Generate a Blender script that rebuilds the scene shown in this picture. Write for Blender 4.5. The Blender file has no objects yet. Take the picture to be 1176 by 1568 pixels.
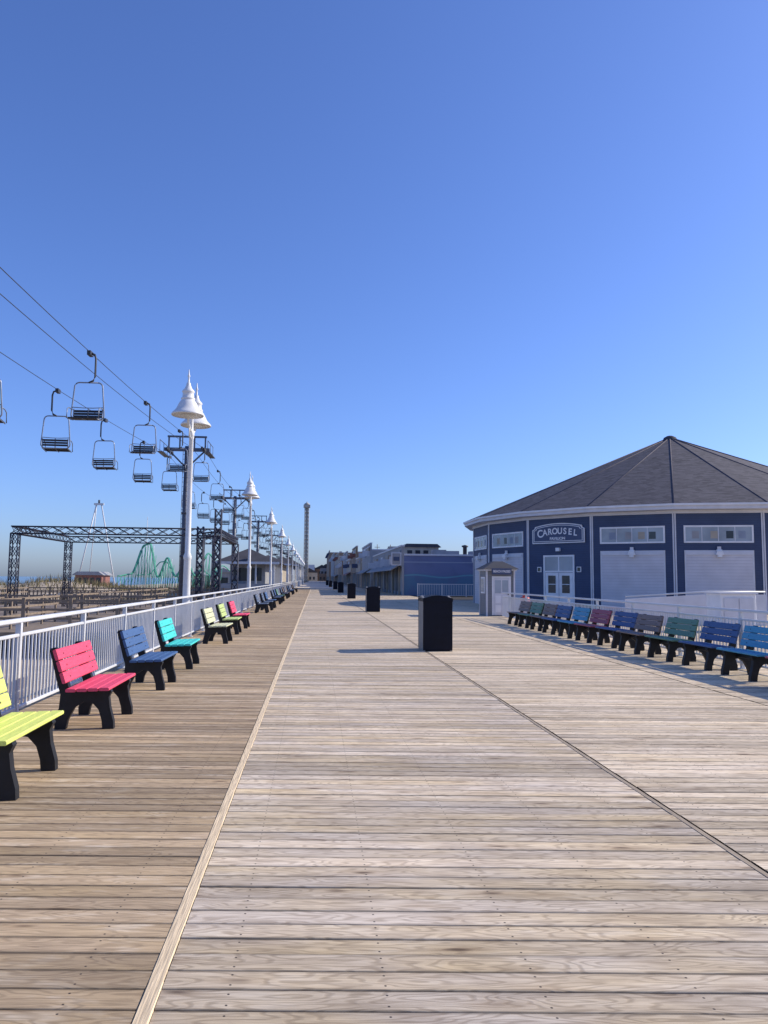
import bpy, math, random
from mathutils import Vector, Matrix
random.seed(7)
R=math.radians
scene=bpy.context.scene
COL=scene.collection

# ------------------------------------------------------------------ materials
class NT:
    def __init__(s,name):
        s.m=bpy.data.materials.new(name); s.m.use_nodes=True
        s.t=s.m.node_tree; s.b=s.t.nodes['Principled BSDF']
    def n(s,typ,props=None,**inp):
        nd=s.t.nodes.new(typ)
        for k,v in (props or {}).items(): setattr(nd,k,v)
        for k,v in inp.items():
            key=int(k[1:]) if k[0]=='i' and k[1:].isdigit() else k.replace('_',' ')
            s.set(nd.inputs[key],v)
        return nd
    def set(s,sock,v):
        if isinstance(v,bpy.types.NodeSocket): s.t.links.new(v,sock)
        else: sock.default_value=v
    def math(s,op,a,b=0.0,c=0.0,clamp=False):
        nd=s.t.nodes.new('ShaderNodeMath'); nd.operation=op; nd.use_clamp=clamp
        s.set(nd.inputs[0],a); s.set(nd.inputs[1],b); s.set(nd.inputs[2],c)
        return nd.outputs[0]
    def mix(s,f,a,b,bt='MIX'):
        nd=s.t.nodes.new('ShaderNodeMix'); nd.data_type='RGBA'; nd.blend_type=bt
        s.set(nd.inputs[0],f)
        s.set(nd.inputs[6],a if isinstance(a,bpy.types.NodeSocket) else (*a[:3],1))
        s.set(nd.inputs[7],b if isinstance(b,bpy.types.NodeSocket) else (*b[:3],1))
        return nd.outputs[2]
    def ramp(s,f,lo,hi):
        nd=s.t.nodes.new('ShaderNodeMapRange'); nd.clamp=True
        s.set(nd.inputs[0],f); nd.inputs[1].default_value=lo; nd.inputs[2].default_value=hi
        return nd.outputs[0]
    def bump(s,h,strength=.3,dist=.01):
        nd=s.n('ShaderNodeBump',Strength=strength,Distance=dist,Height=h)
        s.t.links.new(nd.outputs[0],s.b.inputs['Normal'])

def mat(name,col,rough=.6,var=.12,scale=6,bump=.08,metal=0,streak=(1,1,1),spec=.5):
    k=NT(name)
    g=k.n('ShaderNodeTexCoord').outputs['Object']
    mp=k.n('ShaderNodeMapping',Vector=g,Scale=streak).outputs[0]
    nz=k.n('ShaderNodeTexNoise',Vector=mp,Scale=scale,Detail=6.0).outputs[0]
    f=k.ramp(nz,.3,.7)
    lo=tuple(c*(1-var) for c in col); hi=tuple(min(1,c*(1+var)) for c in col)
    k.set(k.b.inputs['Base Color'],k.mix(f,lo,hi))
    k.set(k.b.inputs['Roughness'],k.math('MULTIPLY_ADD',nz,.25,rough-.12))
    k.b.inputs['Metallic'].default_value=metal
    k.b.inputs['Specular IOR Level'].default_value=spec
    if bump: k.bump(nz,bump,.02)
    return k.m

def siding(name,col,step=.13,rough=.6,var=.12,groove=.45):
    k=NT(name)
    pos=k.n('ShaderNodeNewGeometry').outputs['Position']
    z=k.n('ShaderNodeSeparateXYZ',Vector=pos).outputs[2]
    fr=k.math('FRACT',k.math('DIVIDE',z,step))
    dark=k.ramp(fr,.0,.12)
    nz=k.n('ShaderNodeTexNoise',Vector=pos,Scale=1.3,Detail=6.0).outputs[0]
    c=k.mix(k.ramp(nz,.3,.7),tuple(c*(1-var) for c in col),tuple(c*(1+var) for c in col))
    c=k.mix(dark,tuple(x*groove for x in col),c)
    k.set(k.b.inputs['Base Color'],c); k.b.inputs['Roughness'].default_value=rough
    k.bump(fr,.6,.015)
    return k.m

def plank_mat():
    k=NT('weathered_planks')
    uv=k.n('ShaderNodeUVMap').outputs[0]
    s=k.n('ShaderNodeSeparateXYZ',Vector=uv); u,v=s.outputs[0],s.outputs[1]
    rnd=k.n('ShaderNodeAttribute',{'attribute_name':'rnd'}).outputs['Fac']
    sec=k.n('ShaderNodeAttribute',{'attribute_name':'sec'}).outputs['Fac']
    pos=k.n('ShaderNodeNewGeometry').outputs['Position']
    ru=k.math('MULTIPLY_ADD',rnd,137.0,u)
    def vec(a,b):
        return k.n('ShaderNodeCombineXYZ',X=k.math('MULTIPLY',ru,a),Y=k.math('MULTIPLY',v,b),Z=k.math('MULTIPLY',rnd,53.0)).outputs[0]
    fine=k.n('ShaderNodeTexNoise',Vector=vec(3.2,120.0),Scale=1.0,Detail=6.0,Roughness=.65).outputs[0]
    low=k.n('ShaderNodeTexNoise',Vector=vec(1.5,8.0),Scale=1.0,Detail=2.5,Roughness=.45).outputs[0]
    ring=k.math('SINE',k.math('MULTIPLY',low,95.0))
    ring=k.ramp(ring,.0,1.0)
    patch=k.n('ShaderNodeTexNoise',Vector=vec(.9,3.0),Scale=1.0,Detail=3.0).outputs[0]
    blotch=k.n('ShaderNodeTexNoise',Vector=vec(2.6,11.0),Scale=1.0,Detail=4.0,Roughness=.6).outputs[0]
    big=k.n('ShaderNodeTexNoise',Vector=pos,Scale=.35,Detail=4.0).outputs[0]
    vor=k.n('ShaderNodeTexVoronoi',Vector=vec(1.7,7.0),Scale=1.0).outputs['Distance']
    knot=k.ramp(vor,.13,.04)
    halo=k.ramp(vor,.32,.12)
    grey=(.66,.555,.435); tan=(.70,.54,.325); brown=(.42,.285,.145)
    c=k.mix(k.ramp(patch,.35,.65),grey,tan)
    r2=k.n('ShaderNodeTexWhiteNoise',{'noise_dimensions':'1D'},W=k.math('MULTIPLY',rnd,917.0)).outputs[0]
    c=k.mix(k.math('MULTIPLY',r2,.5),c,grey)
    c=k.mix(k.ramp(sec,.5,0.0),c,k.mix(.70,c,brown))
    c=k.mix(k.math('MULTIPLY',k.ramp(sec,.5,1.0),.6),c,(.82,.66,.45))
    c=k.mix(k.math('MULTIPLY',k.ramp(blotch,.48,.72),.40),c,(.25,.18,.12))
    c=k.mix(k.math('MULTIPLY',k.ramp(blotch,.46,.28),.38),c,(.86,.76,.61))
    c=k.mix(k.math('MULTIPLY',ring,.38),c,(.20,.135,.08))
    c=k.mix(k.math('MULTIPLY',k.ramp(fine,.45,.72),.55),c,(.15,.105,.07))
    c=k.mix(k.math('MULTIPLY',halo,.28),c,(.30,.19,.10))
    c=k.mix(k.math('MULTIPLY',knot,.85),c,(.09,.055,.035))
    bright=k.math('MULTIPLY_ADD',rnd,.52,.80)
    bright=k.math('MULTIPLY',bright,k.math('MULTIPLY_ADD',k.ramp(big,.3,.7),.26,.88))
    e=k.math('ABSOLUTE',k.math('SUBTRACT',v,.0675))
    edge=k.ramp(k.math('MULTIPLY_ADD',blotch,.016,e),.058,.075)
    bright=k.math('MULTIPLY',bright,k.math('MULTIPLY_ADD',edge,-.35,1.0))
    c=k.mix(1.0,c,k.n('ShaderNodeCombineColor',Red=bright,Green=bright,Blue=bright).outputs[0],'MULTIPLY')
    fx=k.math('ABSOLUTE',k.math('SUBTRACT',k.math('FRACT',k.math('DIVIDE',u,.61)),.5))
    fx=k.math('MULTIPLY',fx,.61)
    fy=k.math('ABSOLUTE',k.math('SUBTRACT',e,.038))
    d=k.math('SQRT',k.math('ADD',k.math('MULTIPLY',fx,fx),k.math('MULTIPLY',fy,fy)))
    c=k.mix(k.ramp(d,.0065,.0035),c,(.05,.04,.035))
    k.set(k.b.inputs['Base Color'],c)
    k.b.inputs['Roughness'].default_value=.75
    k.b.inputs['Specular IOR Level'].default_value=.2
    h=k.math('ADD',k.math('MULTIPLY',fine,.6),k.math('MULTIPLY',ring,-.35))
    k.bump(h,.45,.005)
    return k.m

def shingle_mat():
    k=NT('asphalt_shingles')
    pos=k.n('ShaderNodeNewGeometry').outputs['Position']
    sp=k.n('ShaderNodeSeparateXYZ',Vector=pos)
    z=sp.outputs[2]
    row=k.math('DIVIDE',z,.085)
    fr=k.math('FRACT',row)
    vv=k.n('ShaderNodeCombineXYZ',X=k.math('MULTIPLY',sp.outputs[0],3.0),Y=k.math('MULTIPLY',sp.outputs[1],3.0),Z=k.math('FLOOR',row)).outputs[0]
    w=k.n('ShaderNodeTexWhiteNoise',Vector=k.n('ShaderNodeVectorMath',{'operation':'FLOOR'},i0=vv).outputs[0]).outputs[0]
    nz=k.n('ShaderNodeTexNoise',Vector=pos,Scale=.5,Detail=4.0).outputs[0]
    c=k.mix(w,(.05,.045,.055),(.12,.108,.12))
    c=k.mix(k.math('MULTIPLY',k.ramp(nz,.35,.65),.4),c,(.105,.095,.11))
    c=k.mix(k.ramp(fr,.0,.2),tuple([.035]*3),c)
    k.set(k.b.inputs['Base Color'],c); k.b.inputs['Roughness'].default_value=.9
    k.bump(fr,.5,.02)
    return k.m

def mural_mat():
    k=NT('ocean_mural_paint')
    pos=k.n('ShaderNodeNewGeometry').outputs['Position']
    s=k.n('ShaderNodeSeparateXYZ',Vector=pos)
    z=s.outputs[2]; x=s.outputs[0]
    nz=k.n('ShaderNodeTexNoise',Vector=pos,Scale=.55,Detail=3.0).outputs[0]
    wav=k.math('ADD',z,k.math('MULTIPLY',k.math('SINE',k.math('MULTIPLY',x,1.1)),.12))
    c=k.mix(k.ramp(wav,2.3,1.6),(.14,.17,.30),(.08,.17,.27))
    c=k.mix(k.math('MULTIPLY',k.ramp(nz,.5,.6),.5),c,(.11,.135,.24))
    c=k.mix(k.math('MULTIPLY',k.ramp(k.math('ABSOLUTE',k.math('SUBTRACT',wav,1.95)),.1,.02),.7),c,(.14,.38,.42))
    c=k.mix(k.ramp(k.math('ABSOLUTE',k.math('SUBTRACT',z,3.35)),.06,.03),c,(.28,.32,.40))
    k.set(k.b.inputs['Base Color'],c); k.b.inputs['Roughness'].default_value=.6
    return k.m

def water_mat():
    k=NT('ocean_water')
    pos=k.n('ShaderNodeNewGeometry').outputs['Position']
    nz=k.n('ShaderNodeTexNoise',Vector=pos,Scale=.4,Detail=6.0).outputs[0]
    k.set(k.b.inputs['Base Color'],k.mix(nz,(.10,.17,.22),(.16,.24,.28)))
    k.b.inputs['Roughness'].default_value=.25
    k.bump(nz,.6,.4)
    return k.m

M_PL=plank_mat(); M_SH=shingle_mat(); M_MURAL=mural_mat()
M_TRIMW=mat('pale_trim_board',(.72,.56,.36),.8,.28,3,.3,streak=(40,1.5,1),spec=.2)
M_SEAM=mat('seam_board',(.36,.28,.19),.8,.25,3,.3,streak=(30,1.5,1))
M_UNDER=mat('dark_substructure',(.03,.025,.02),.9)
M_SAND=mat('beach_sand',(.44,.36,.26),.95,.2,.6,.5)
M_GREYP=mat('grey_white_paint',(.60,.61,.62),.45,.06,3)
M_LAMP=mat('lamp_white_paint',(.70,.70,.69),.4,.05,3)
M_GLASSL=mat('lamp_lens',(.65,.65,.62),.3,.05,3)
M_BLACK=mat('black_plastic',(.012,.013,.016),.55,.3,12,.05,spec=.3)
M_NAVYBL=mat('bin_black_panel',(.006,.007,.014),.6,.25,6,.04,spec=.2)
M_BINS=mat('bin_side_panel',(.20,.19,.18),.6,.15,6,.05)
M_WHITE=mat('white_paint',(.74,.74,.75),.5,.08,2)
M_OFFW=mat('off_white_shutter',(.60,.60,.63),.5,.08,2)
M_SHUT=siding('shutter_slats',(.57,.56,.60),.16,.5,.08,.68)
M_BLUES=siding('blue_siding',(.032,.056,.125),.13,groove=.35)
M_GREYS=siding('grey_siding',(.17,.185,.21),.11,.6,.08,.55)
M_WIN=mat('window_pane',(.30,.34,.38),.12,.25,.8,.0)
M_DWIN=mat('dark_window',(.03,.035,.045),.12,.3,1,.0)
M_STEEL=mat('dark_steel',(.035,.037,.045),.5,.2,5)
M_TRUSS=mat('navy_truss_paint',(.02,.023,.045),.5,.2,5)
M_LIFT=mat('lift_steel',(.11,.12,.15),.45,.2,4,.03,.3)
M_CHAIR=mat('chair_frame_steel',(.22,.24,.28),.4,.1,5,.02,.4)
M_SEAT=mat('chair_seat',(.02,.02,.025),.6,.2,5)
M_SIGNB=mat('sign_navy',(.05,.07,.14),.5,.1,3)
M_WOODG=mat('grey_timber',(.22,.17,.125),.85,.25,4,.3)
M_RED=mat('red_plastic',(.50,.06,.04),.45,.1,4)
M_REDD=mat('faded_red_paint',(.26,.11,.09),.7,.1,2)
M_GRASS=mat('dune_grass',(.19,.16,.08),.9,.4,.7,0)
M_TAN=mat('tan_stucco',(.40,.35,.28),.8,.15,1)
M_GRY=mat('grey_stucco',(.30,.30,.31),.8,.15,1)
M_BRN=mat('brown_stucco',(.24,.17,.12),.8,.15,1)
M_BLU=mat('pale_blue_stucco',(.24,.28,.35),.8,.15,1)
M_DRF=mat('dark_roofing',(.055,.055,.065),.9,.2,1)
M_TOWER=mat('ride_tower_paint',(.36,.36,.34),.7,.15,.4)
M_GREEN=mat('green_ride_steel',(.07,.36,.25),.6,.1,2)
M_YEL=mat('yellow_ride_paint',(.45,.36,.12),.5,.1,2)
SL={}
for n,c in dict(yellow=(.68,.74,.17),pink=(.74,.075,.14),blue=(.055,.115,.25),teal=(.06,.55,.50),lime=(.46,.55,.20),
    cream=(.58,.58,.36),green=(.12,.24,.17),brown=(.20,.15,.13),maroon=(.32,.08,.12),sky=(.07,.30,.45),slate=(.10,.13,.19),
    navy=(.05,.10,.24)).items():
    SL[n]=mat('slat_'+n,c,.55,.14,9,.15,streak=(8,1,8),spec=.35)

# ------------------------------------------------------------------ mesh builder
class MB:
    def __init__(s): s.v=[];s.f=[];s.mi=[];s.ms=[];s.M=Matrix.Identity(4);s.sm=[]
    def m(s,mt):
        if mt not in s.ms: s.ms.append(mt)
        return s.ms.index(mt)
    def add(s,vs,fs,mt,smooth=False):
        b=len(s.v); i=s.m(mt)
        for p in vs: s.v.append(tuple(s.M@Vector(p)))
        for f in fs: s.f.append([b+j for j in f]); s.mi.append(i); s.sm.append(smooth)
    def box(s,x0,x1,y0,y1,z0,z1,mt):
        vs=[(x,y,z) for x in(x0,x1) for y in(y0,y1) for z in(z0,z1)]
        s.add(vs,[(0,1,3,2),(4,6,7,5),(0,4,5,1),(2,3,7,6),(0,2,6,4),(1,5,7,3)],mt)
    def bbox(s,x0,x1,y0,y1,z0,z1,mt,b=.006):
        L=[x1-x0,y1-y0,z1-z0]; a=L.index(max(L))
        mn=[x0,y0,z0];mx=[x1,y1,z1]; o=[i for i in range(3) if i!=a]
        p,q=o
        pr=[(mn[p]+b,mn[q]),(mx[p]-b,mn[q]),(mx[p],mn[q]+b),(mx[p],mx[q]-b),(mx[p]-b,mx[q]),(mn[p]+b,mx[q]),(mn[p],mx[q]-b),(mn[p],mn[q]+b)]
        vs=[]
        for e in (mn[a],mx[a]):
            for (c,d) in pr:
                w=[0,0,0];w[a]=e;w[p]=c;w[q]=d;vs.append(tuple(w))
        fs=[(i,(i+1)%8,8+(i+1)%8,8+i) for i in range(8)]+[tuple(range(7,-1,-1)),tuple(range(8,16))]
        s.add(vs,fs,mt)
    def tube(s,pts,r,mt,n=6,r2=None):
        pts=[Vector(p) for p in pts]; vs=[]
        N=len(pts)
        for i,p in enumerate(pts):
            d=(pts[min(i+1,N-1)]-pts[max(i-1,0)]).normalized()
            a=Vector((0,0,1)) if abs(d.z)<.9 else Vector((1,0,0))
            x=d.cross(a).normalized(); y=d.cross(x)
            rr=r if r2 is None else r+(r2-r)*i/(N-1)
            for k in range(n):
                t=2*math.pi*k/n
                vs.append(tuple(p+x*math.cos(t)*rr+y*math.sin(t)*rr))
        fs=[(i*n+k,i*n+(k+1)%n,(i+1)*n+(k+1)%n,(i+1)*n+k) for i in range(N-1) for k in range(n)]
        fs+= [tuple(range(n)),tuple((N-1)*n+k for k in range(n-1,-1,-1))]
        s.add(vs,fs,mt,True)
    def lathe(s,prof,cx,cy,mt,n=20):
        vs=[];
        for (r,z) in prof:
            for k in range(n):
                t=2*math.pi*k/n; vs.append((cx+r*math.cos(t),cy+r*math.sin(t),z))
        fs=[(i*n+k,i*n+(k+1)%n,(i+1)*n+(k+1)%n,(i+1)*n+k) for i in range(len(prof)-1) for k in range(n)]
        s.add(vs,fs,mt,True)
    def prism(s,poly,axis,a,b,mt):
        n=len(poly); vs=[]
        for e in (a,b):
            for (p,q) in poly:
                if axis=='y': vs.append((p,e,q))
                elif axis=='x': vs.append((e,p,q))
                else: vs.append((p,q,e))
        fs=[(i,(i+1)%n,n+(i+1)%n,n+i) for i in range(n)]+[tuple(range(n-1,-1,-1)),tuple(range(n,2*n))]
        s.add(vs,fs,mt)
    def mesh(s,name):
        me=bpy.data.meshes.new(name); me.from_pydata(s.v,[],s.f)
        for m in s.ms: me.materials.append(m)
        me.polygons.foreach_set('material_index',s.mi)
        me.polygons.foreach_set('use_smooth',s.sm)
        me.update(); 
        import bmesh
        bm=bmesh.new(); bm.from_mesh(me); bmesh.ops.recalc_face_normals(bm,faces=bm.faces); bm.to_mesh(me); bm.free()
        return me
    def obj(s,name,parent=None,loc=(0,0,0)):
        return put(s.mesh(name),name,loc,0,parent)
def put(me,name,loc=(0,0,0),rz=0,parent=None):
    o=bpy.data.objects.new(name,me); COL.objects.link(o); o.location=loc; o.rotation_euler=(0,0,rz)
    if parent: o.parent=parent
    return o
def empty(name,loc=(0,0,0)):
    o=bpy.data.objects.new(name,None); COL.objects.link(o); o.location=loc; return o

# ------------------------------------------------------------------ boardwalk
def boardwalk():
    PH=math.tan(R(5.0)); W=.141; BW=.135
    secs=[(-3.78,-.633,0.0),(-.567,2.475,.5),(2.535,5.90,.85),(5.93,9.4,1.0),(9.43,34,.9)]
    vs=[];fs=[];rn=[];se=[];uv=[]
    for (xa,xb,sv) in secs:
        k0=int((-4)/W); k1=int(125/W) if xb<30 else int(60/W)
        for k in range(k0,k1):
            y0=k*W; r=random.random(); dz=random.uniform(-.0018,.0018); jw=random.uniform(-.0035,.003)
            if random.random()<.08: r*=.25
            tilt=random.uniform(-.0015,.0015)
            b=len(vs)
            pr=[(0,-.03),(0,-.003),(.003,0),(BW+jw-.003,0),(BW+jw,-.003),(BW+jw,-.03)]
            for x in (xa,xb):
                for (v,z) in pr:
                    vs.append((x,y0+v-x*PH,z+dz+tilt*(1 if x==xa else -1)))
            for i in range(5):
                fs.append((b+i,b+6+i,b+7+i,b+i+1)); rn.append(r); se.append(sv)
                va,vb=pr[i][0],pr[i+1][0]
                uv+= [(xa,va),(xb,va),(xb,vb),(xa,vb)]
    me=bpy.data.meshes.new('boardwalk'); me.from_pydata(vs,[],fs)
    a=me.attributes.new('rnd','FLOAT','FACE'); a.data.foreach_set('value',rn)
    a=me.attributes.new('sec','FLOAT','FACE'); a.data.foreach_set('value',se)
    u=me.uv_layers.new(name='UVMap'); u.data.foreach_set('uv',[c for p in uv for c in p])
    me.materials.append(M_PL); me.update()
    put(me,'boardwalk')
boardwalk()
b=MB(); b.box(-3.72,34,-6,122,-.20,-.06,M_UNDER); b.obj('boardwalk_substructure')
b=MB()
M_FARW=mat('far_planks',(.56,.47,.37),.8,.12,.6)
b.box(-3.78,9.4,121.5,640,-.2,-.01,M_FARW); b.obj('boardwalk_far_deck')
b=MB()
y=-4
while y<125:
    L=3.6; o=random.uniform(-.003,.003); b.bbox(-.630+o,-.570+o,y+.004,y+L,-.03,.004+random.uniform(-.0015,.0015),M_TRIMW,.004); y+=L
b.obj('boardwalk_divider_board')
b=MB()
y=-4
while y<125:
    L=4.8; b.bbox(2.485,2.525,y+.003,y+L,-.03,-.002,M_SEAM,.003); y+=L
b.obj('boardwalk_seam_strip')
b=MB(); b.add([(-75,-60,-1.6),(900,-60,-1.6),(900,1500,-1.6),(-75,1500,-1.6)],[(0,1,2,3)],M_SAND)
b.obj('beach_sand_ground')
b=MB(); b.add([(-6000,-500,-2.2),(6000,-500,-2.2),(6000,9000,-2.2),(-6000,9000,-2.2)],[(0,1,2,3)],water_mat())
b.obj('ocean_water')

# ------------------------------------------------------------------ railings
def railing(name,X,y0,y1,near=60,h=1.12):
    b=MB()
    b.bbox(X-.035,X+.035,y0,y1,h-.05,h,M_GREYP,.01)
    b.bbox(X-.02,X+.02,y0,y1,h-.21,h-.17,M_GREYP,.008)
    b.bbox(X-.02,X+.02,y0,y1,.09,.13,M_GREYP,.008)
    y=y0
    while y<y1:
        b.box(X-.03,X+.03,y-.03,y+.03,0,h-.05,M_GREYP); 
        b.box(X-.07,X+.07,y-.07,y+.07,0,.015,M_GREYP)
        y+=2.4
    y=y0+.11
    while y<y1:
        b.box(X-.01,X+.01,y-.01,y+.01,.13,h-.21,M_GREYP); y+=.115 if y<near else .30
    return b.obj(name)
railing('boardwalk_railing',-3.35,-3,230)
railing('boardwalk_railing',7.95,1.5,31.5,h=1.10)
b=MB()
for (x0,x1,Y) in [(9.6,16.5,70)]:
    b.box(x0,x1,Y-.03,Y+.03,1.15,1.22,M_GREYP); b.box(x0,x1,Y-.02,Y+.02,.1,.15,M_GREYP)
    x=x0
    while x<=x1: b.box(x-.015,x+.015,Y-.015,Y+.015,.15,1.15,M_GREYP); x+=.16
    x=x0
    while x<=x1: b.box(x-.04,x+.04,Y-.04,Y+.04,0,1.25,M_GREYP); x+=2.3
b.obj('boardwalk_railing')

# ------------------------------------------------------------------ benches
def bench_mesh(col):
    b=MB(); S=SL[col]
    leg=[(-.04,0),(.07,0),(.085,.09),(.15,.22),(.25,.285),(.33,.275),(.40,.20),(.435,.09),(.445,0),(.56,0),(.555,.08),(.515,.22),
         (.50,.33),(.525,.385),(.51,.415),(.13,.395),(.085,.44),(-.045,.83),(-.075,.85),(-.115,.84),(-.12,.81),(-.03,.47),(.005,.36),(-.005,.22),(-.045,.09)]
    L=1.24
    for y in (.16,L-.16-.075): b.prism(leg,'y',y,y+.075,M_BLACK)
    b.bbox(.22,.30,.2,L-.2,.31,.37,M_BLACK,.008)
    for i in range(4):
        x0=.10+i*.112
        b.bbox(x0,x0+.102,0,L,.405+.004*i,.438+.004*i,S,.008)
    old=b.M
    th=math.atan2(.13,.39)
    for i in range(3):
        z=.05+i*.125
        b.M=Matrix.Translation((.085,0,.44))@Matrix.Rotation(-th,4,'Y')
        b.bbox(.0,.035,0,L,z,z+.115,S,.008)
        for yy in (.198,L-.198):
            b.box(.0355,.0375,yy-.009,yy+.009,z+.045,z+.063,M_BLACK)
    b.M=old
    return b.mesh('park_bench_'+col)
BM={c:bench_mesh(c) for c in SL}
for col,Y in [('yellow',5.55),('pink',8.2),('blue',10.9),('teal',13.45),('cream',18.6),('lime',21.7),('pink',24.3),
              ('slate',35),('slate',38),('blue',41),('slate',47),('navy',50),('green',53),('slate',60),('brown',63),('slate',66),
              ('blue',75),('slate',78),('slate',81),('brown',90),('slate',93)]:
    put(BM[col],'park_bench',(-2.66+random.uniform(-.03,.03),Y+random.uniform(-.04,.04),0),random.uniform(-.02,.02))
rc=['maroon','sky','blue','green','brown','navy','maroon','sky','blue','brown','green','brown']
for i,col in enumerate(rc):
    put(BM[col],'park_bench',(7.62+random.uniform(-.04,.04),10.75+1.47*i+.62,0),math.pi+random.uniform(-.025,.025))

# ------------------------------------------------------------------ litter bins
def bin_mesh():
    b=MB(); w=.66; d=.78; h=1.2
    for x in (0,w-.05): 
        poly=[(0,0),(d,0),(d,h-.03),(d*.5,h+.035),(0,h-.03)]
        b.prism(poly,'x',x,x+.05,M_BINS)
    for y in (0.012,d-.052): b.box(.05,w-.05,y,y+.04,.04,h-.02,M_NAVYBL)
    for y in (-.012,d-.012):
        b.bbox(-.004,w+.004,y,y+.024,.03,h-.07,M_NAVYBL,.006)
    n=10; pr=[]
    for i in range(n+1):
        x=-.01+(w+.02)*i/n; z=h-.02+.07*math.sin(math.pi*i/n)
        pr.append((x,z))
    poly=pr+[(w+.01,h-.09),(-.01,h-.09)]
    b.prism(poly,'y',-.03,d+.03,M_NAVYBL)
    b.box(.02,w-.02,.03,d-.05,0,.05,M_BLACK)
    return b.mesh('litter_bin')
bm_=bin_mesh()
for X,Y in [(2.44,16.85),(2.55,37),(2.7,62),(2.7,88),(2.8,115),(2.8,150),(2.8,190)]:
    put(bm_,'litter_bin',(X,Y,0))

# ------------------------------------------------------------------ street lamps
def lamp_mesh():
    b=MB()
    b.lathe([(.0,0),(.19,0),(.19,.05),(.14,.09),(.11,.3),(.10,2.1),(.115,2.13),(.115,2.2),(.078,2.3),(.060,5.6),(.08,5.62),(.08,5.72),(.05,5.78),(.045,6.35),(.07,6.38),(.07,6.46),(.02,6.6),(.0,6.95)],0,0,M_LAMP,16)
    for s in (-1,1):
        b.tube([(0,0,5.75),(0,.25*s,5.78),(0,.5*s,5.86),(0,.68*s,6.02),(0,.72*s,6.2)],.035,M_LAMP,8)
        b.tube([(0,.05*s,5.55),(0,.3*s,5.6),(0,.42*s,5.78)],.02,M_LAMP,6)
        y=.72*s
        b.lathe([(0.0,6.06),(.20,6.08),(.36,6.10),(.43,6.06),(.445,6.085),(.42,6.13),(.37,6.18),(.32,6.24),(.28,6.32),(.245,6.40),(.20,6.47),(.17,6.50),(.19,6.515),(.19,6.55),(.16,6.57),(.15,6.70),(.17,6.72),(.17,6.75),(.10,6.83),(.06,6.93),(.055,6.98),(.03,7.0),(.022,7.15),(.04,7.18),(.022,7.22),(.01,7.36),(0,7.37)],0,y,M_LAMP,24)
        b.lathe([(0,6.0),(.12,6.01),(.19,6.05),(.2,6.075)],0,y,M_GLASSL,16)
    return b.mesh('street_lamp')
lm=lamp_mesh()
for i in range(12):
    put(lm,'street_lamp',(-3.58,21.6+20*i,0))

# ------------------------------------------------------------------ chairlift
TX=(-7.8,-10.3)
towers=[53,85,120,158,200,245,295]
def cab_z(Y):
    T=[-20]+towers
    for a,c in zip(T[:-1],T[1:]):
        if a<=Y<=c:
            t=(Y-a)/(c-a); base=(9.85 if a<0 else 10.55)*(1-t)+10.55*t
            sag=1.1 if a<0 else .7
            return base-4*sag*t*(1-t)
    return 10.55
def chair_mesh():
    b=MB()
    b.box(-.06,.06,-.16,.16,-.10,.05,M_STEEL)
    b.tube([(0,0,0),(.16,0,-.06),(.2,0,-.2),(.2,0,-.82),(.14,0,-.97),(0,0,-1.04)],.035,M_STEEL,8)
    w=.52
    pts=[]
    top=-1.04; bot=-2.33; r=.16
    def arc(cx,cz,a0,a1):
        for i in range(5):
            t=a0+(a1-a0)*i/4; pts.append((cx+r*math.cos(t),0,cz+r*math.sin(t)))
    arc(w-r-.05,top-r,math.pi/2,0); arc(w-r+.03,bot+r,0,-math.pi/2)
    arc(-w+r-.03,bot+r,-math.pi/2,-math.pi); arc(-w+r+.05,top-r,math.pi,math.pi/2)
    pts.append(pts[0]); b.tube(pts,.024,M_CHAIR,8)
    b.tube([(-w,0,-1.90),(-w*.3,0,-1.92),(w*.3,0,-1.92),(w,0,-1.90)],.015,M_CHAIR,6)
    for i in range(5):
        z=-2.30-.012*i; y=-.02-.105*i
        b.box(-w+.05,w-.05,y-.09,y,z-.03,z,M_SEAT)
    for i in range(3):
        z=-2.25+.095*i; b.box(-w+.05,w-.05,.02+.015*i,.05+.015*i,z,z+.075,M_SEAT)
    for sx in (-w+.04,w-.04,0):
        b.tube([(sx,.05,-1.95),(sx,.02,-2.34),(sx,-.5,-2.40)],.018,M_CHAIR,6)
    for sx in (-w,w):
        b.tube([(sx,.02,-1.98),(sx,-.3,-1.98),(sx,-.46,-2.05),(sx,-.5,-2.38)],.018,M_CHAIR,6)
    return b.mesh('chairlift_chair')
cm=chair_mesh()
for i in range(26):
    y=26.0+8.5*i
    put(cm,'chairlift_chair',(TX[0],y,cab_z(y)-.02),random.uniform(-.08,.08))
for y in [23.9,30.4]+[37.2+8.2*i for i in range(27)]:
    put(cm,'chairlift_chair',(TX[1],y,cab_z(y)-.42),math.pi+random.uniform(-.08,.08))
def cable(name,x,dz):
    b=MB(); pts=[]
    y=-20
    while y<=295: pts.append((x,y,cab_z(y)+dz)); y+=3
    b.tube(pts,.013,M_STEEL,5); b.obj(name)
cable('chairlift_cable',TX[0],0); cable('chairlift_cable',TX[1],-.40); cable('chairlift_cable',TX[0]-.75,.0)
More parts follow.
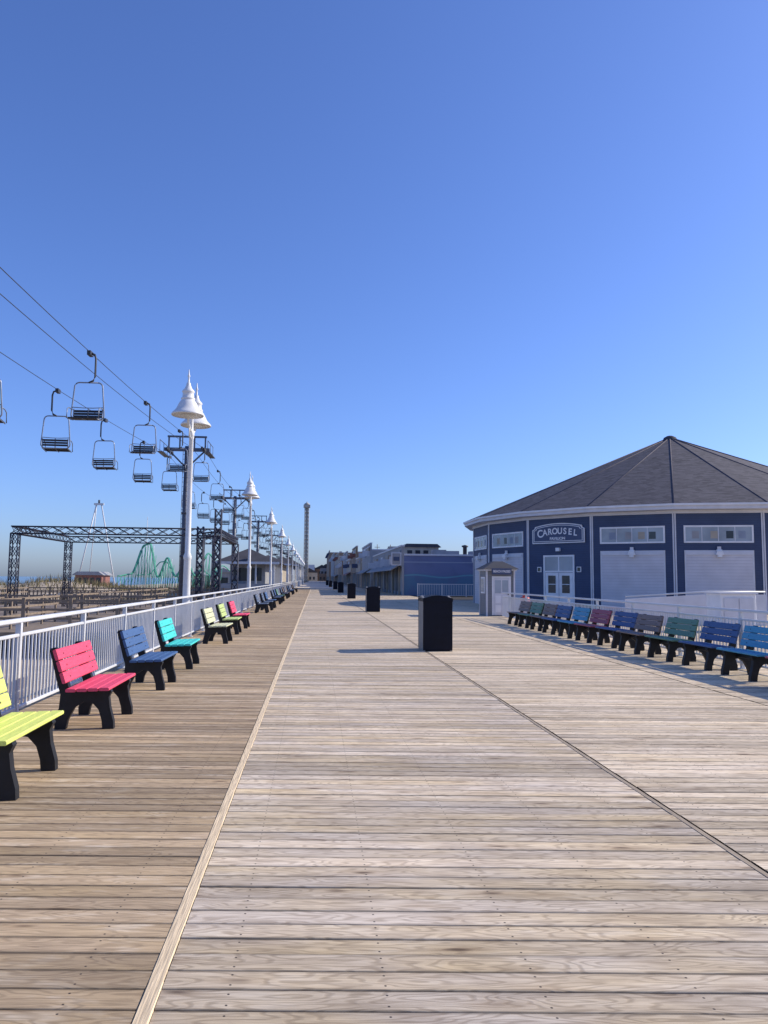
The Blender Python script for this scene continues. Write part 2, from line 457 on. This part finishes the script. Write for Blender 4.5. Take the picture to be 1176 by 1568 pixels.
def tower_mesh():
    b=MB()
    H=10.75
    b.tube([(0,0,-1.6),(0,0,H)],.28,M_LIFT,14,.15)
    for z in (0,3,6): b.tube([(0,0,z),(0,0,z+.12)],.31-.02*z/3,M_LIFT,14)
    hw=1.25
    b.box(-hw-.3,hw+.3,-.12,.12,H-.35,H-.12,M_LIFT)
    b.box(-hw-.1,hw+.1,-.07,.07,H+.62,H+.74,M_LIFT)
    for x in (-hw,-.5,.5,hw): b.box(x-.05,x+.05,-.06,.06,H-.12,H+.62,M_LIFT)
    b.tube([(-.15,0,H-1.4),(-hw,0,H-.3)],.06,M_LIFT,6); b.tube([(.15,0,H-1.4),(hw,0,H-.3)],.06,M_LIFT,6)
    for x in (-hw,hw):
        b.box(x-.05,x+.05,-1.1,1.1,H-.44,H-.34,M_STEEL)
        for i in range(5):
            y=-.95+.475*i
            b.M=Matrix.Translation((x+.09,y,H-.38))@Matrix.Rotation(math.pi/2,4,'Y')
            b.lathe([(0,-.04),(.17,-.04),(.14,0),(.17,.04),(0,.04)],0,0,M_STEEL,12)
            b.M=Matrix.Identity(4)
    for x in (-hw-.35,hw+.35):
        b.box(x-.18,x+.18,-1.3,1.3,H-.62,H-.58,M_LIFT)
        b.tube([(x,-1.3,H+.2),(x,1.3,H+.2)],.025,M_LIFT,5)
        for yy in (-1.3,0,1.3): b.tube([(x,yy,H-.6),(x,yy,H+.2)],.02,M_LIFT,5)
    for sx in (-.2,.2): b.tube([(sx,-.42,-1),(sx,-.34,H-.4)],.022,M_LIFT,5)
    z=-.8
    while z<H-.5: b.box(-.2,.2,-.42,-.38,z,z+.025,M_LIFT); z+=.32
    return b.mesh('chairlift_tower')
tm=tower_mesh()
for y in towers: put(tm,'chairlift_tower',((TX[0]+TX[1])/2,y,0))

# ------------------------------------------------------------------ truss frame
def lattice(b,p,q,s,mt,seg=.45,r=.028):
    p=Vector(p);q=Vector(q);d=(q-p);L=d.length;d.normalize()
    a=Vector((0,0,1)) if abs(d.z)<.9 else Vector((1,0,0))
    x=d.cross(a).normalized()*s/2; y=d.cross(x).normalized()*s/2
    cs=[x+y,x-y,-x-y,-x+y]
    for c in cs: b.tube([p+c,q+c],r,mt,5)
    n=max(1,round(L/seg))
    for i in range(n):
        u0=p+d*(L*i/n); u1=p+d*(L*(i+1)/n)
        for k in range(4):
            c0,c1=cs[k],cs[(k+1)%4]
            if i%2: c0,c1=c1,c0
            b.tube([u0+c0,u1+c1],r*.6,mt,4)
            b.tube([u0+c1,u1+c0],r*.6,mt,4)
b=MB(); zt=4.35
for (x,y) in [(-17.8,46.5),(-18.2,57.5),(-6.0,46.5),(-6.0,57.5),(-7.4,49.5)]:
    lattice(b,(x,y,-1.6),(x,y,zt-.2),.42,M_TRUSS,.7,.034)
for p,q in [((-18.0,46.5),(-5.8,46.5)),((-18.4,57.5),(-5.8,57.5)),((-17.9,46.7),(-18.2,57.3)),((-6.0,46.7),(-6.0,57.3))]:
    lattice(b,(p[0],p[1],zt),(q[0],q[1],zt),.42,M_TRUSS,.75,.034)
b.obj('stage_truss_frame')
b=MB()
for (x,y,h) in [(-5.1,40,5.2),(-6.3,42,4.4)]:
    lattice(b,(x,y,-1.6),(x,y,h),.32,M_TRUSS,.45,.03)
lattice(b,(-5.1,40,3.9),(-6.3,42,3.9),.25,M_TRUSS,.4,.025)
b.obj('lattice_gantry')

# ------------------------------------------------------------------ lower pier with timber rails
b=MB()
b.box(-24,-4.3,31,66,-.75,-.6,M_WOODG)
for Yr in (31,38.5,66):
    for z in (-.1,.25,.6): b.box(-24,-4.5,Yr-.03,Yr+.03,z,z+.09,M_WOODG)
    x=-24
    while x<-4.4: b.box(x-.06,x+.06,Yr-.1,Yr-.03,-1.5,.75,M_WOODG); x+=1.8
for Xr in (-24,-12.5,-4.7):
    for z in (-.1,.25,.6): b.box(Xr-.03,Xr+.03,31,66,z,z+.09,M_WOODG)
    y=31
    while y<66: b.box(Xr-.1,Xr-.03,y-.06,y+.06,-1.5,.75,M_WOODG); y+=1.8
b.obj('timber_beach_pier')
b=MB()
x=-60
while x<-5:
    z=.3+(.02*math.sin(x)); b.box(x-.05,x+.05,71.95,72.05,-1.6,z,M_WOODG); x+=.35
b.box(-60,-5,71.9,72.1,.28,.36,M_WOODG)
b.box(-60,-5,71.9,72.1,-.35,-.28,M_WOODG)
b.obj('dune_fence')
def dune():
    vs=[];fs=[];nx,ny=90,34
    def hh(x,y): return -1.7+2.5*math.exp(-((y-95)/18)**2)*(.80+.2*math.sin(x*.13)+.15*math.sin(x*.41+1)+.08*math.sin(y*.3))
    for j in range(ny+1):
        for i in range(nx+1):
            x=-95+88*i/nx; y=62+80*j/ny; vs.append((x,y,hh(x,y)))
    for j in range(ny):
        for i in range(nx):
            a=j*(nx+1)+i; fs.append((a,a+1,a+nx+2,a+nx+1))
    me=bpy.data.meshes.new('sand_dune'); me.from_pydata(vs,[],fs); me.materials.append(M_SAND)
    for p in me.polygons: p.use_smooth=True
    put(me,'sand_dune')
    gv=[];gf=[]
    for _ in range(22000):
        x=random.uniform(-94,-8); y=random.uniform(70,120); z=hh(x,y)-.02
        if math.sin(x*.5)*math.sin(y*.37+x*.1)<-.35: continue
        h=random.uniform(.35,1.1); a=random.uniform(0,6.28); w=.05
        dx,dy=math.cos(a)*w,math.sin(a)*w; lx,ly=random.uniform(-.3,.3),random.uniform(-.3,.3)
        k=len(gv); gv+= [(x-dx,y-dy,z),(x+dx,y+dy,z),(x+lx*.5+dx*.5,y+ly*.5,z+h*.6),(x+lx,y+ly,z+h)]
        gf+= [(k,k+1,k+2),(k,k+2,k+3)]
    me=bpy.data.meshes.new('dune_grass'); me.from_pydata(gv,[],gf); me.materials.append(M_GRASS); put(me,'dune_grass')
dune()

# ------------------------------------------------------------------ distant rides (left)
b=MB()
cx,cy=-46,164
for s in (-1,1):
    b.tube([(cx+s*4.2,cy,-1.6),(cx+s*.5,cy,17.0)],.14,M_GREYP,6)
    b.tube([(cx+s*3.0,cy+5,-1.6),(cx+s*.5,cy,17.0)],.10,M_GREYP,6)
b.box(cx-1,cx+1,cy-.2,cy+.2,16.8,17.2,M_GREYP); b.box(cx-.9,cx+.9,cy-.2,cy+.2,11,11.2,M_GREYP)
b.tube([(cx,cy,17.2),(cx,cy,17.9)],.2,M_STEEL,6)
b.obj('a_frame_swing_ride')
b=MB()
cx,cy=-34,150
# coaster: lift hill, drop, camel backs, with trestle bents
def trk(t):
    keys=[(0,1.8),(.10,2.2),(.22,8.0),(.27,8.3),(.38,1.6),(.50,5.4),(.60,1.8),(.70,4.6),(.80,1.8),(.90,6.4),(1,3.5)]
    for (a,za),(c,zc) in zip(keys[:-1],keys[1:]):
        if a<=t<=c:
            u=(t-a)/(c-a); u=u*u*(3-2*u); return za+(zc-za)*u
pts=[]
for i in range(71):
    t=i/70; pts.append((cx-4+19*t,cy+3*math.sin(t*7),trk(t)))
b.tube(pts,.13,M_GREEN,6); b.tube([(p[0],p[1]+.9,p[2]) for p in pts],.13,M_GREEN,6)
for i in range(0,71,2):
    p=pts[i]; b.tube([(p[0],p[1],-1.6),p],.07,M_GREEN,5); b.tube([(p[0],p[1]+.9,-1.6),(p[0]+.5,p[1]+.9,p[2])],.06,M_GREEN if i%4 else M_GREYP,5)
    if i<68: b.tube([(p[0],p[1],p[2]*.2),(pts[i+2][0],pts[i+2][1],pts[i+2][2]*.85)],.04,M_GREEN,4)
b.tube([(p[0]+2,p[1]+7,1.2+p[2]*.45) for p in pts],.12,M_GREEN,6)
b.obj('roller_coaster')
b=MB(); b.box(-46,-41,150,156,-1.6,1.9,M_REDD); b.prism([(-46.5,1.9),(-40.5,1.9),(-41.5,2.6),(-45.5,2.6)],'y',149.5,156.5,M_GRY)
for i in range(4): b.box(-45.6+i*1.2,-44.8+i*1.2,149.96,149.99,.4,1.4,M_DWIN)
b.obj('ride_ticket_building')
b=MB(); b.tube([(-34.5,158,-1.6),(-34.5,158,14)],.10,M_GREYP,6,.05); b.obj('flag_pole')
b=MB()
for i,(x,h,w) in enumerate([(-20,2.8,4),(-26,2.0,5),(-15,3.2,3)]):
    b.box(x-w/2,x+w/2,168,174,-1.6,h,[M_GRY,M_TAN,M_BLU][i])
    b.prism([(x-w/2-.4,h),(x+w/2+.4,h),(x,h+1.0)],'y',167.6,174.4,M_GRY)
    b.box(x-w/4,x+w/4,167.95,167.98,-.2,h*.6,M_DWIN)
b.obj('amusement_pier_stalls')
b=MB(); tx,ty=-6.0,500
lattice(b,(tx,ty,-1),(tx,ty,50),2.6,M_TOWER,2.6,.3)
b.box(tx-.8,tx+.8,ty-.8,ty+.8,-1,50,M_TOWER)
b.box(tx-2.2,tx+2.2,ty-2.2,ty+2.2,48.6,50.4,M_TOWER)
b.lathe([(0,50.4),(1.8,50.41),(1.8,51.2),(.4,52),(0,53)],tx,ty,M_TOWER,12)
b.obj('drop_tower_ride')

# ------------------------------------------------------------------ left pavilion + buildings
def hipbuilding(name,x0,x1,y0,y1,h,rh,wall,base=0):
    b=MB()
    b.box(x0,x1,y0,y1,base-1.5,base+1.0,wall)
    n=max(2,int((x1-x0)/1.6))
    for i in range(n+1):
        x=x0+(x1-x0)*i/n; b.box(x-.09,x+.09,y0,y0+.2,base+1,h,M_GREYP)
    n=max(2,int((y1-y0)/2))
    for i in range(n+1):
        y=y0+(y1-y0)*i/n; b.box(x1-.2,x1,y-.09,y+.09,base+1,h,M_GREYP)
    b.box(x0+1,x1-1,y0+1.2,y1-1,base+1,h,wall); b.box(x0+1.4,x1-1.4,y0+1.16,y0+1.19,base+1.3,h-.6,M_DWIN)
    o=.6; e=(x1-x0)/2*.8; xm=(x0+x1)/2
    vs=[(x0-o,y0-o,h),(x1+o,y0-o,h),(x1+o,y1+o,h),(x0-o,y1+o,h),(xm,y0+e,h+rh),(xm,y1-e,h+rh)]
    b.add(vs,[(0,1,4),(1,2,5,4),(2,3,5),(3,0,4,5),(3,2,1,0)],M_DRF)
    b.box(x0-o,x1+o,y0-o-.04,y0-o-.005,h-.2,h+.06,M_GREYP)
    return b.obj(name)
hipbuilding('beach_pavilion',-10.2,-4.4,82,98,3.3,1.6,M_GRY)
hipbuilding('beach_pavilion',-11.5,-4.6,128,150,4.0,1.6,M_TAN)
hipbuilding('beach_pavilion',-12,-4.6,190,215,5,2.2,M_BLU)
hipbuilding('beach_pavilion',-14,-4.6,270,330,6,3,M_GRY)

# ------------------------------------------------------------------ right storefronts
def store(x0,x1,y0,y1,h,wall,sign,par=.8,aw=None,front=None):
    b=MB()
    b.box(x0,x1,y0,y1,0,h,front or wall)
    b.box(x0-.25,x0-.01,y0-.02,y1,2.9,h+par,wall)
    b.box(x0-.33,x0-.26,y0+.6,y1-.6,h-.25,h+par-.35,sign)
    b.box(x0-.35,x0+.05,y0-.06,y1+.04,h+par+.003,h+par+.16,M_OFFW)
    n=max(2,int((y1-y0)/3.2))
    for i in range(n+1):
        y=y0+(y1-y0)*i/n
        b.box(x0-.22,x0-.02,y-.16,y+.16,0,2.9,M_TAN if i%2 else M_GRY)
        if i<n:
            yb=y0+(y1-y0)*(i+1)/n
            b.box(x0-.03,x0-.01,y+.2,yb-.2,.35,2.75,M_DWIN if i%3 else M_GRY)
            b.box(x0-.36,x0-.331,y+.4,yb-.4,h-.1,h+par-.5,[M_GRY,M_BLU,M_TAN,M_OFFW,M_BRN][(i*3+int(y0))%5])
            if (i+int(y0))%3==0:
                b.box(x0-1.4,x0-.26,y+.9,y+1.02,h-.9,h-.1,[M_OFFW,M_REDD,M_SIGNB][i%3])
    if aw:
        b.prism([(x0-1.3,2.5),(x0-.26,3.1),(x0-.26,3.2),(x0-1.3,2.6)],'y',y0+.3,y1-.3,aw)
    b.box(x0,x1,y0-.08,y0-.005,h-.0,h+.18,M_OFFW)
    for i in range(2):
        ux=x0+ (x1-x0)*(.3+.35*i); uy=y0+2+3*i
        b.box(ux-.7,ux+.7,uy,uy+1.4,h+.003,h+.7,M_GRY)
    return b
b=store(8.9,22,75,112,4.0,M_GRY,M_GRY,.9,M_GRY,M_MURAL)
b.box(7.6,8.6,74.9,75.0,3.0,4.3,M_OFFW); b.box(7.7,8.5,74.86,74.895,3.1,4.2,M_GRY); b.box(7.8,8.4,74.83,74.855,3.45,3.85,M_SIGNB)
b.box(11,15.2,92,97,4.0,5.6,M_TAN); b.prism([(10.7,5.6),(15.5,5.6),(15.0,6.0),(11.2,6.0)],'y',91.7,97.3,M_DRF)
for i in range(4): b.box(11.3+i,11.9+i,91.95,91.98,4.5,5.2,M_DWIN)
b.box(15.6,17.4,90,94,4.0,5.1,M_GRY); b.lathe([(.25,4),(.25,5.6),(.4,5.62),(.4,5.8),(0,5.9)],18.3,91,M_STEEL,10)
b.obj('mural_arcade_building')
specs=[(8.6,20,114,134,6.0,M_GRY,M_OFFW,1.0,M_GRY),(8.4,20,136,150,4.6,M_TAN,M_GRY,.9,None),
 (8.6,20,152,170,7.0,M_BRN,M_YEL,1.2,None),(8.4,22,172,196,5.2,M_TAN,M_REDD,1.0,M_REDD),(8.6,22,198,224,7.8,M_GRY,M_TAN,1.0,None),
 (8.4,22,228,262,6.2,M_BRN,M_OFFW,1.0,None),(8.4,24,266,310,9.5,M_TAN,M_BRN,1.2,M_GRY),(8.2,26,315,380,11,M_GRY,M_TAN,1.5,None),(7.5,26,385,470,15,M_BRN,M_GRY,1.0,None)]
for (x0,x1,y0,y1,h,w,s,p,a) in specs:
    b=store(x0,x1,y0,y1,h,w,s,p,a)
    b.obj('boardwalk_storefront')
b=MB(); random.seed(3)
for i in range(46):
    x=random.uniform(-14,60); y=random.uniform(500,640); w=random.uniform(5,12); h=random.uniform(6,19)*(1 if x>6 else .6)
    m=random.choice([M_GRY,M_TAN,M_BLU,M_OFFW,M_BRN]); b.box(x,x+w,y,y+8,-1,h,m)
    if i%2: b.prism([(x-.5,h),(x+w+.5,h),(x+w/2,h+3)],'y',y-.3,y+8.3,M_DRF)
    for k in range(int(h//4)):
        for j in range(int(w//2.4)): b.box(x+.7+j*2.4,x+2+j*2.4,y-.06,y-.02,1+k*3.8,2.9+k*3.8,M_DWIN)
b.obj('distant_town_buildings')
for (x,y,h) in [(13,130,7.6),(14,170,9.5)]:
    b=MB(); b.tube([(x,y,0),(x,y,h)],.10,M_WOODG,7,.07); b.box(x-.6,x+.6,y-.05,y+.05,h-.7,h-.6,M_WOODG)
    b.obj('utility_pole')

# ------------------------------------------------------------------ ticket booth
b=MB(); bx0,bx1,by0,by1=7.67,8.92,33.2,34.6
b.box(bx0,bx1,by0,by1,0,2.02,M_GREYS)
for x in (bx0,bx1):
    for y in (by0,by1): b.box(x-.035,x+.035,y-.035,y+.035,0,2.02,M_OFFW)
b.box(bx0-.10,bx1+.10,by0-.10,by1+.10,2.02,2.10,M_OFFW)
xm=(bx0+bx1)/2; ym=(by0+by1)/2
b.add([(bx0-.2,by0-.2,2.10),(bx1+.2,by0-.2,2.10),(bx1+.2,by1+.2,2.10),(bx0-.2,by1+.2,2.10),(bx0+.42,by0+.4,2.46),(bx1-.42,by0+.4,2.46),(bx1-.42,by1-.4,2.46),(bx0+.42,by1-.4,2.46)],
 [(0,1,5,4),(1,2,6,5),(2,3,7,6),(3,0,4,7),(4,5,6,7)],M_DRF)
dx0=bx0+.30; dx1=dx0+.72
b.box(dx0-.07,dx1+.07,by0-.03,by0-.002,.05,1.78,M_WHITE)
b.box(dx0,dx1,by0-.045,by0-.031,.08,1.70,M_OFFW)
for (a,c,z0,z1) in [(.06,.33,1.02,1.6),(.39,.66,1.02,1.6)]: b.box(dx0+a,dx0+c,by0-.055,by0-.046,z0,z1,M_WIN)
for (a,c,z0,z1) in [(.08,.32,.18,.5),(.40,.64,.18,.5),(.08,.32,.58,.92),(.40,.64,.58,.92)]: b.box(dx0+a,dx0+c,by0-.052,by0-.046,z0,z1,M_WHITE)
b.lathe([(0,.95),(.03,.96),(.03,1.0),(0,1.01)],dx0+.66,by0-.08,M_STEEL,8)
b.box(bx0-.03,bx0-.002,by0+.3,by0+1.1,1.0,1.75,M_WHITE); b.box(bx0-.04,bx0-.031,by0+.38,by0+1.02,1.08,1.67,M_WIN)
b.box(xm-.45,xm+.45,by0-.24,by0-.205,1.86,2.13,M_SIGNB)
booth=b.obj('beach_pass_booth')
def text(s,name,size,loc,rot,m,parent=None,sx=1,ext=.008,bold=0):
    c=bpy.data.curves.new(name,'FONT'); c.body=s; c.size=size; c.align_x='CENTER'; c.align_y='CENTER'; c.extrude=ext; c.offset=bold
    c.materials.append(m)
    o=bpy.data.objects.new(name,c); COL.objects.link(o); o.matrix_world=Matrix.Translation(loc)@rot@Matrix.Diagonal((sx,1,1,1))
    if parent: o.parent=parent
    return o
FR=Matrix.Rotation(math.pi/2,4,'X')
text('BEACH PASSES','booth_lettering',.15,(xm,by0-.25,1.995),FR,M_WHITE,booth,.8,.004,.003)

b=MB()
b.lathe([(0,0),(.30,0),(.30,.06),(.24,.08),(.235,.28)],0,0,M_RED,18)
b.lathe([(.235,.28),(.23,.42)],0,0,M_WHITE,18); b.lathe([(.23,.42),(.225,.56)],0,0,M_RED,18); b.lathe([(.225,.56),(.22,.68)],0,0,M_WHITE,18)
b.lathe([(.22,.68),(.21,.84),(.17,.88),(0,.89)],0,0,M_RED,18)
b.box(-.1,.1,-.015,.015,.87,.96,M_RED)
put(b.mesh('traffic_drum'),'traffic_drum',(9.12,32.2,0))

# ------------------------------------------------------------------ carousel pavilion
C=Vector((24.95,50.6,0)); RR=13.9; NS=20; a0=math.atan2(-50.6,-24.95)+R(.4)
root=empty('carousel_pavilion')
def P(i,r=RR,z=0): 
    a=a0+i*2*math.pi/NS; return Vector((C.x+r*math.cos(a),C.y+r*math.sin(a),z))
ZE=5.70; ZF=5.33
b=MB()
vs=[P(i,RR,0) for i in range(NS)]+[P(i,RR,ZE-.15) for i in range(NS)]
b.add(vs,[(i,(i+1)%NS,NS+(i+1)%NS,NS+i) for i in range(NS)],M_BLUES); b.obj('siding_walls',root)
b=MB(); ap=Vector((C.x,C.y,11.85)); re=RR+.6
vs=[P(i,re,ZE) for i in range(NS)]+[P(i,.35,11.65) for i in range(NS)]+[ap]
b.add(vs,[(i,(i+1)%NS,NS+(i+1)%NS,NS+i) for i in range(NS)]+[(NS+i,NS+(i+1)%NS,2*NS) for i in range(NS)],M_SH)
M_HIP=mat('hip_cap_shingles',(.11,.10,.115),.9,.3,6,.3,spec=.2)
for i in range(NS):
    b.tube([P(i,re-.02,ZE+.0),P(i,.4,11.64)],.04,M_HIP,4)
b.lathe([(.5,11.58),(.42,11.79),(.2,11.91),(0,11.95)],C.x,C.y,M_DRF,12)
b.obj('shingle_roof',root)
b=MB()
def ring(r0,r1,z0,z1,m):
    vs=[P(i,r,z) for (r,z) in ((r0,z0),(r1,z0),(r1,z1),(r0,z1)) for i in range(NS)]
    fs=[]
    for k in range(4):
        for i in range(NS):
            fs.append((k*NS+i,k*NS+(i+1)%NS,((k+1)%4)*NS+(i+1)%NS,((k+1)%4)*NS+i))
    b.add(vs,fs,m)
ring(re-.05,re+.03,ZF+.06,ZE-.01,M_OFFW)
ring(RR+.02,re-.06,ZF+.06,ZF+.10,M_OFFW)
ring(RR+.01,RR+.06,ZF-.12,ZF+.05,M_OFFW)
ring(re+.035,re+.13,ZE-.12,ZE-.015,M_WHITE)
for i in range(NS):
    a=a0+i*2*math.pi/NS
    for sgn in (-1,1):
        aa=a+sgn*math.pi/NS
        t=Vector((-math.sin(aa),math.cos(aa),0))*sgn
        Mx=Matrix.Identity(4); Mx.col[0][:3]=t; n=Vector((math.cos(aa),math.sin(aa),0)); Mx.col[1][:3]=n
        Mx.translation=P(i,RR)
        b.M=Mx; b.box(0.012,.085,.004,.035,0,ZF-.125,M_OFFW); b.M=Matrix.Identity(4)
b.obj('white_trim',root)
doors=MB(); wins=MB()
def face_matrix(i):
    p,q=P(i),P(i+1); t=(q-p).normalized(); mid=(p+q)/2; n=(mid-C); n.z=0; n.normalize()
    Mx=Matrix.Identity(4); Mx.col[0][:3]=t; Mx.col[1][:3]=-n; Mx.translation=mid
    return Mx
def frame(bb,x0,x1,z0,z1,w,y,m):
    bb.box(x0-w,x1+w,y-.04,y,z1,z1+w,m); bb.box(x0-w,x1+w,y-.04,y,z0-w,z0,m)
    bb.box(x0-w,x0,y-.04,y,z0,z1,m); bb.box(x1,x1+w,y-.04,y,z0,z1,m)
for i in range(NS):
    Mx=face_matrix(i); doors.M=Mx; wins.M=Mx
    kind={NS-2:'door'}.get(i,'garage')
    if kind=='garage':
        frame(wins,-1.62,1.62,3.74,4.48,.09,-.005,M_WHITE)
        wins.box(-1.62,1.62,-.02,-.006,3.74,4.48,M_WIN)
        for x in (-.81,0,.81): wins.box(x-.02,x+.02,-.03,-.021,3.74,4.48,M_OFFW)
        for k in range(4):
            xx=-1.3+.75*k+.2*math.sin(i*3+k); wins.box(xx,xx+.35,-.024,-.0205,3.88,4.27,[M_GRY,M_TAN,M_DWIN,M_BLU][(i+k)%4])
        frame(doors,-1.62,1.62,.05,3.18,.08,-.005,M_OFFW)
        doors.box(-1.62,1.62,-.035,-.006,.0,3.18,M_SHUT)
        doors.box(-1.62,1.62,-.08,-.036,3.02,3.18,M_OFFW)
        doors.box(-.14,.14,-.16,-.047,3.22,3.29,M_WHITE)
        doors.prism([(-.2,3.02),(.2,3.02),(.13,3.215),(-.13,3.215)],'y',-.30,-.085,M_WHITE)
        doors.box(-.11,.11,-.28,-.10,2.9,3.02,M_WHITE)
        doors.box(-.09,.09,-.14,-.047,3.29,3.45,M_OFFW)
    else:
        frame(doors,-.95,.95,.05,2.98,.10,-.005,M_WHITE)
        doors.box(-.95,.95,-.03,-.006,2.08,2.18,M_WHITE); doors.box(-.04,.04,-.03,-.006,2.18,2.98,M_WHITE)
        for x0,x1 in ((-.95,-.04),(.04,.95)): doors.box(x0,x1,-.022,-.008,2.18,2.98,M_WIN)
        for x0,x1 in ((-.93,-.015),(.015,.93)):
            doors.box(x0,x1,-.03,-.008,.05,2.06,M_WHITE)
            doors.box(x0+.2,x1-.2,-.036,-.031,.9,1.9,M_DWIN)
            doors.box(x0+.2,x1-.2,-.038,-.0365,1.38,1.42,M_WHITE)
        for x in (-1.35,1.35):
            doors.box(x-.14,x+.14,-.05,-.005,2.1,2.4,M_WHITE); doors.box(x-.1,x+.1,-.055,-.051,2.14,2.36,M_DWIN)
        doors.box(-.12,.12,-.16,-.005,3.3,3.5,M_WHITE)
doors.M=Matrix.Identity(4); wins.M=Matrix.Identity(4)
doors.obj('doors_and_shutters',root); wins.obj('clerestory_windows',root)
SZ=4.32
Mx=face_matrix(-2)
b=MB(); b.M=Mx@Matrix.Translation((0,0,SZ))
def plaque(w,h,rise):
    pts=[(-w,-h),(w,-h),(w,h*.45),(w-.14,h*.55),(w-.2,h*.8)]
    for i in range(13):
        x=(w-.25)*(1-2*i/12); pts.append((x,h*.8+rise*(1-(x/(w-.25))**2)))
    pts+=[(-w+.2,h*.8),(-w+.14,h*.55),(-w,h*.45)]
    return pts
b.prism(plaque(1.78,.56,.16),'y',-.09,-.04,M_WHITE)
b.prism(plaque(1.71,.50,.15),'y',-.105,-.091,M_SIGNB)
b.prism(plaque(1.66,.45,.14),'y',-.11,-.106,M_WHITE)
b.prism(plaque(1.62,.415,.135),'y',-.116,-.111,M_SIGNB)
sign=b.obj('carousel_sign')
FM=face_matrix(-2)
def stext(s,size,x,z,sx=1,bold=.0,rot=0):
    c=bpy.data.curves.new('lettering','FONT'); c.body=s; c.size=size; c.align_x='CENTER'; c.align_y='CENTER'; c.extrude=.006; c.offset=bold
    c.materials.append(M_WHITE); o=bpy.data.objects.new('lettering',c); COL.objects.link(o)
    o.matrix_world=FM@Matrix.Translation((x,-.125,z))@Matrix.Rotation(math.pi/2,4,'X')@Matrix.Rotation(rot,4,'Z')@Matrix.Diagonal((sx,1,1,1))
    o.parent=sign
letters="CAROUSEL"
for i,ch in enumerate(letters):
    t=(i-3.5)/3.5; stext(ch,.62 if i in(0,) else .50,t*1.2,SZ+.0+.13*(1-t*t),.95,.012,-.12*t)
stext('PAVILION',.22,0,SZ-.29,1.1,.006)

b=MB(); b.bbox(13.0,14.2,23.2,24.1,0,1.22,M_WHITE,.02); b.box(12.95,14.25,23.15,24.15,1.223,1.27,M_OFFW)
b.box(13.1,13.58,23.17,23.195,.12,1.1,M_OFFW); b.box(13.62,14.1,23.17,23.195,.12,1.1,M_OFFW)
b.obj('utility_cabinet')
b=MB()
b.prism([(11.4,0),(16.8,0),(16.8,1.15),(14.6,1.15),(11.4,.95)],'y',26.8,26.95,M_OFFW)
b.tube([(11.4,26.87,1.05),(14.6,26.87,1.25),(16.8,26.87,1.25)],.035,M_GREYP,6)
b.obj('ramp_wall')

# ------------------------------------------------------------------ sky, sun, camera
EL,AZ=R(32),R(80)
w=bpy.data.worlds.new('World'); scene.world=w; w.use_nodes=True
nt=w.node_tree; bg=nt.nodes['Background']
sk=nt.nodes.new('ShaderNodeTexSky'); sk.sky_type='NISHITA'; sk.sun_disc=False
sk.sun_elevation=EL; sk.sun_rotation=AZ; sk.altitude=0; sk.air_density=1.0; sk.dust_density=.9; sk.ozone_density=4.5
mx=nt.nodes.new('ShaderNodeMix'); mx.data_type='RGBA'; mx.blend_type='MULTIPLY'; mx.inputs[0].default_value=1
mx.inputs[7].default_value=(.84,.97,1.42,1)
nt.links.new(sk.outputs[0],mx.inputs[6]); nt.links.new(mx.outputs[2],bg.inputs[0]); bg.inputs[1].default_value=.14
L=bpy.data.lights.new('sun','SUN'); L.energy=5.0; L.angle=R(.5); L.color=(1,.91,.75)
so=bpy.data.objects.new('sun',L); COL.objects.link(so)
d=Vector((math.sin(AZ)*math.cos(EL),math.cos(AZ)*math.cos(EL),math.sin(EL)))
so.rotation_euler=d.to_track_quat('Z','Y').to_euler(); so.location=(50,0,60)

cd=bpy.data.cameras.new('camera'); cam=bpy.data.objects.new('camera',cd); COL.objects.link(cam)
cd.sensor_fit='VERTICAL'; cd.sensor_height=36; cd.lens=36*1150/1568; cd.clip_end=20000; cd.clip_start=.05
cam.matrix_world=Matrix.Translation((0,0,1.6))@Matrix.Rotation(-R(5.2),4,'Z')@Matrix.Rotation(R(90+5.12),4,'X')@Matrix.Rotation(R(.5),4,'Z')
scene.camera=cam
scene.view_settings.view_transform='Standard'; scene.view_settings.look='None'; scene.view_settings.exposure=0
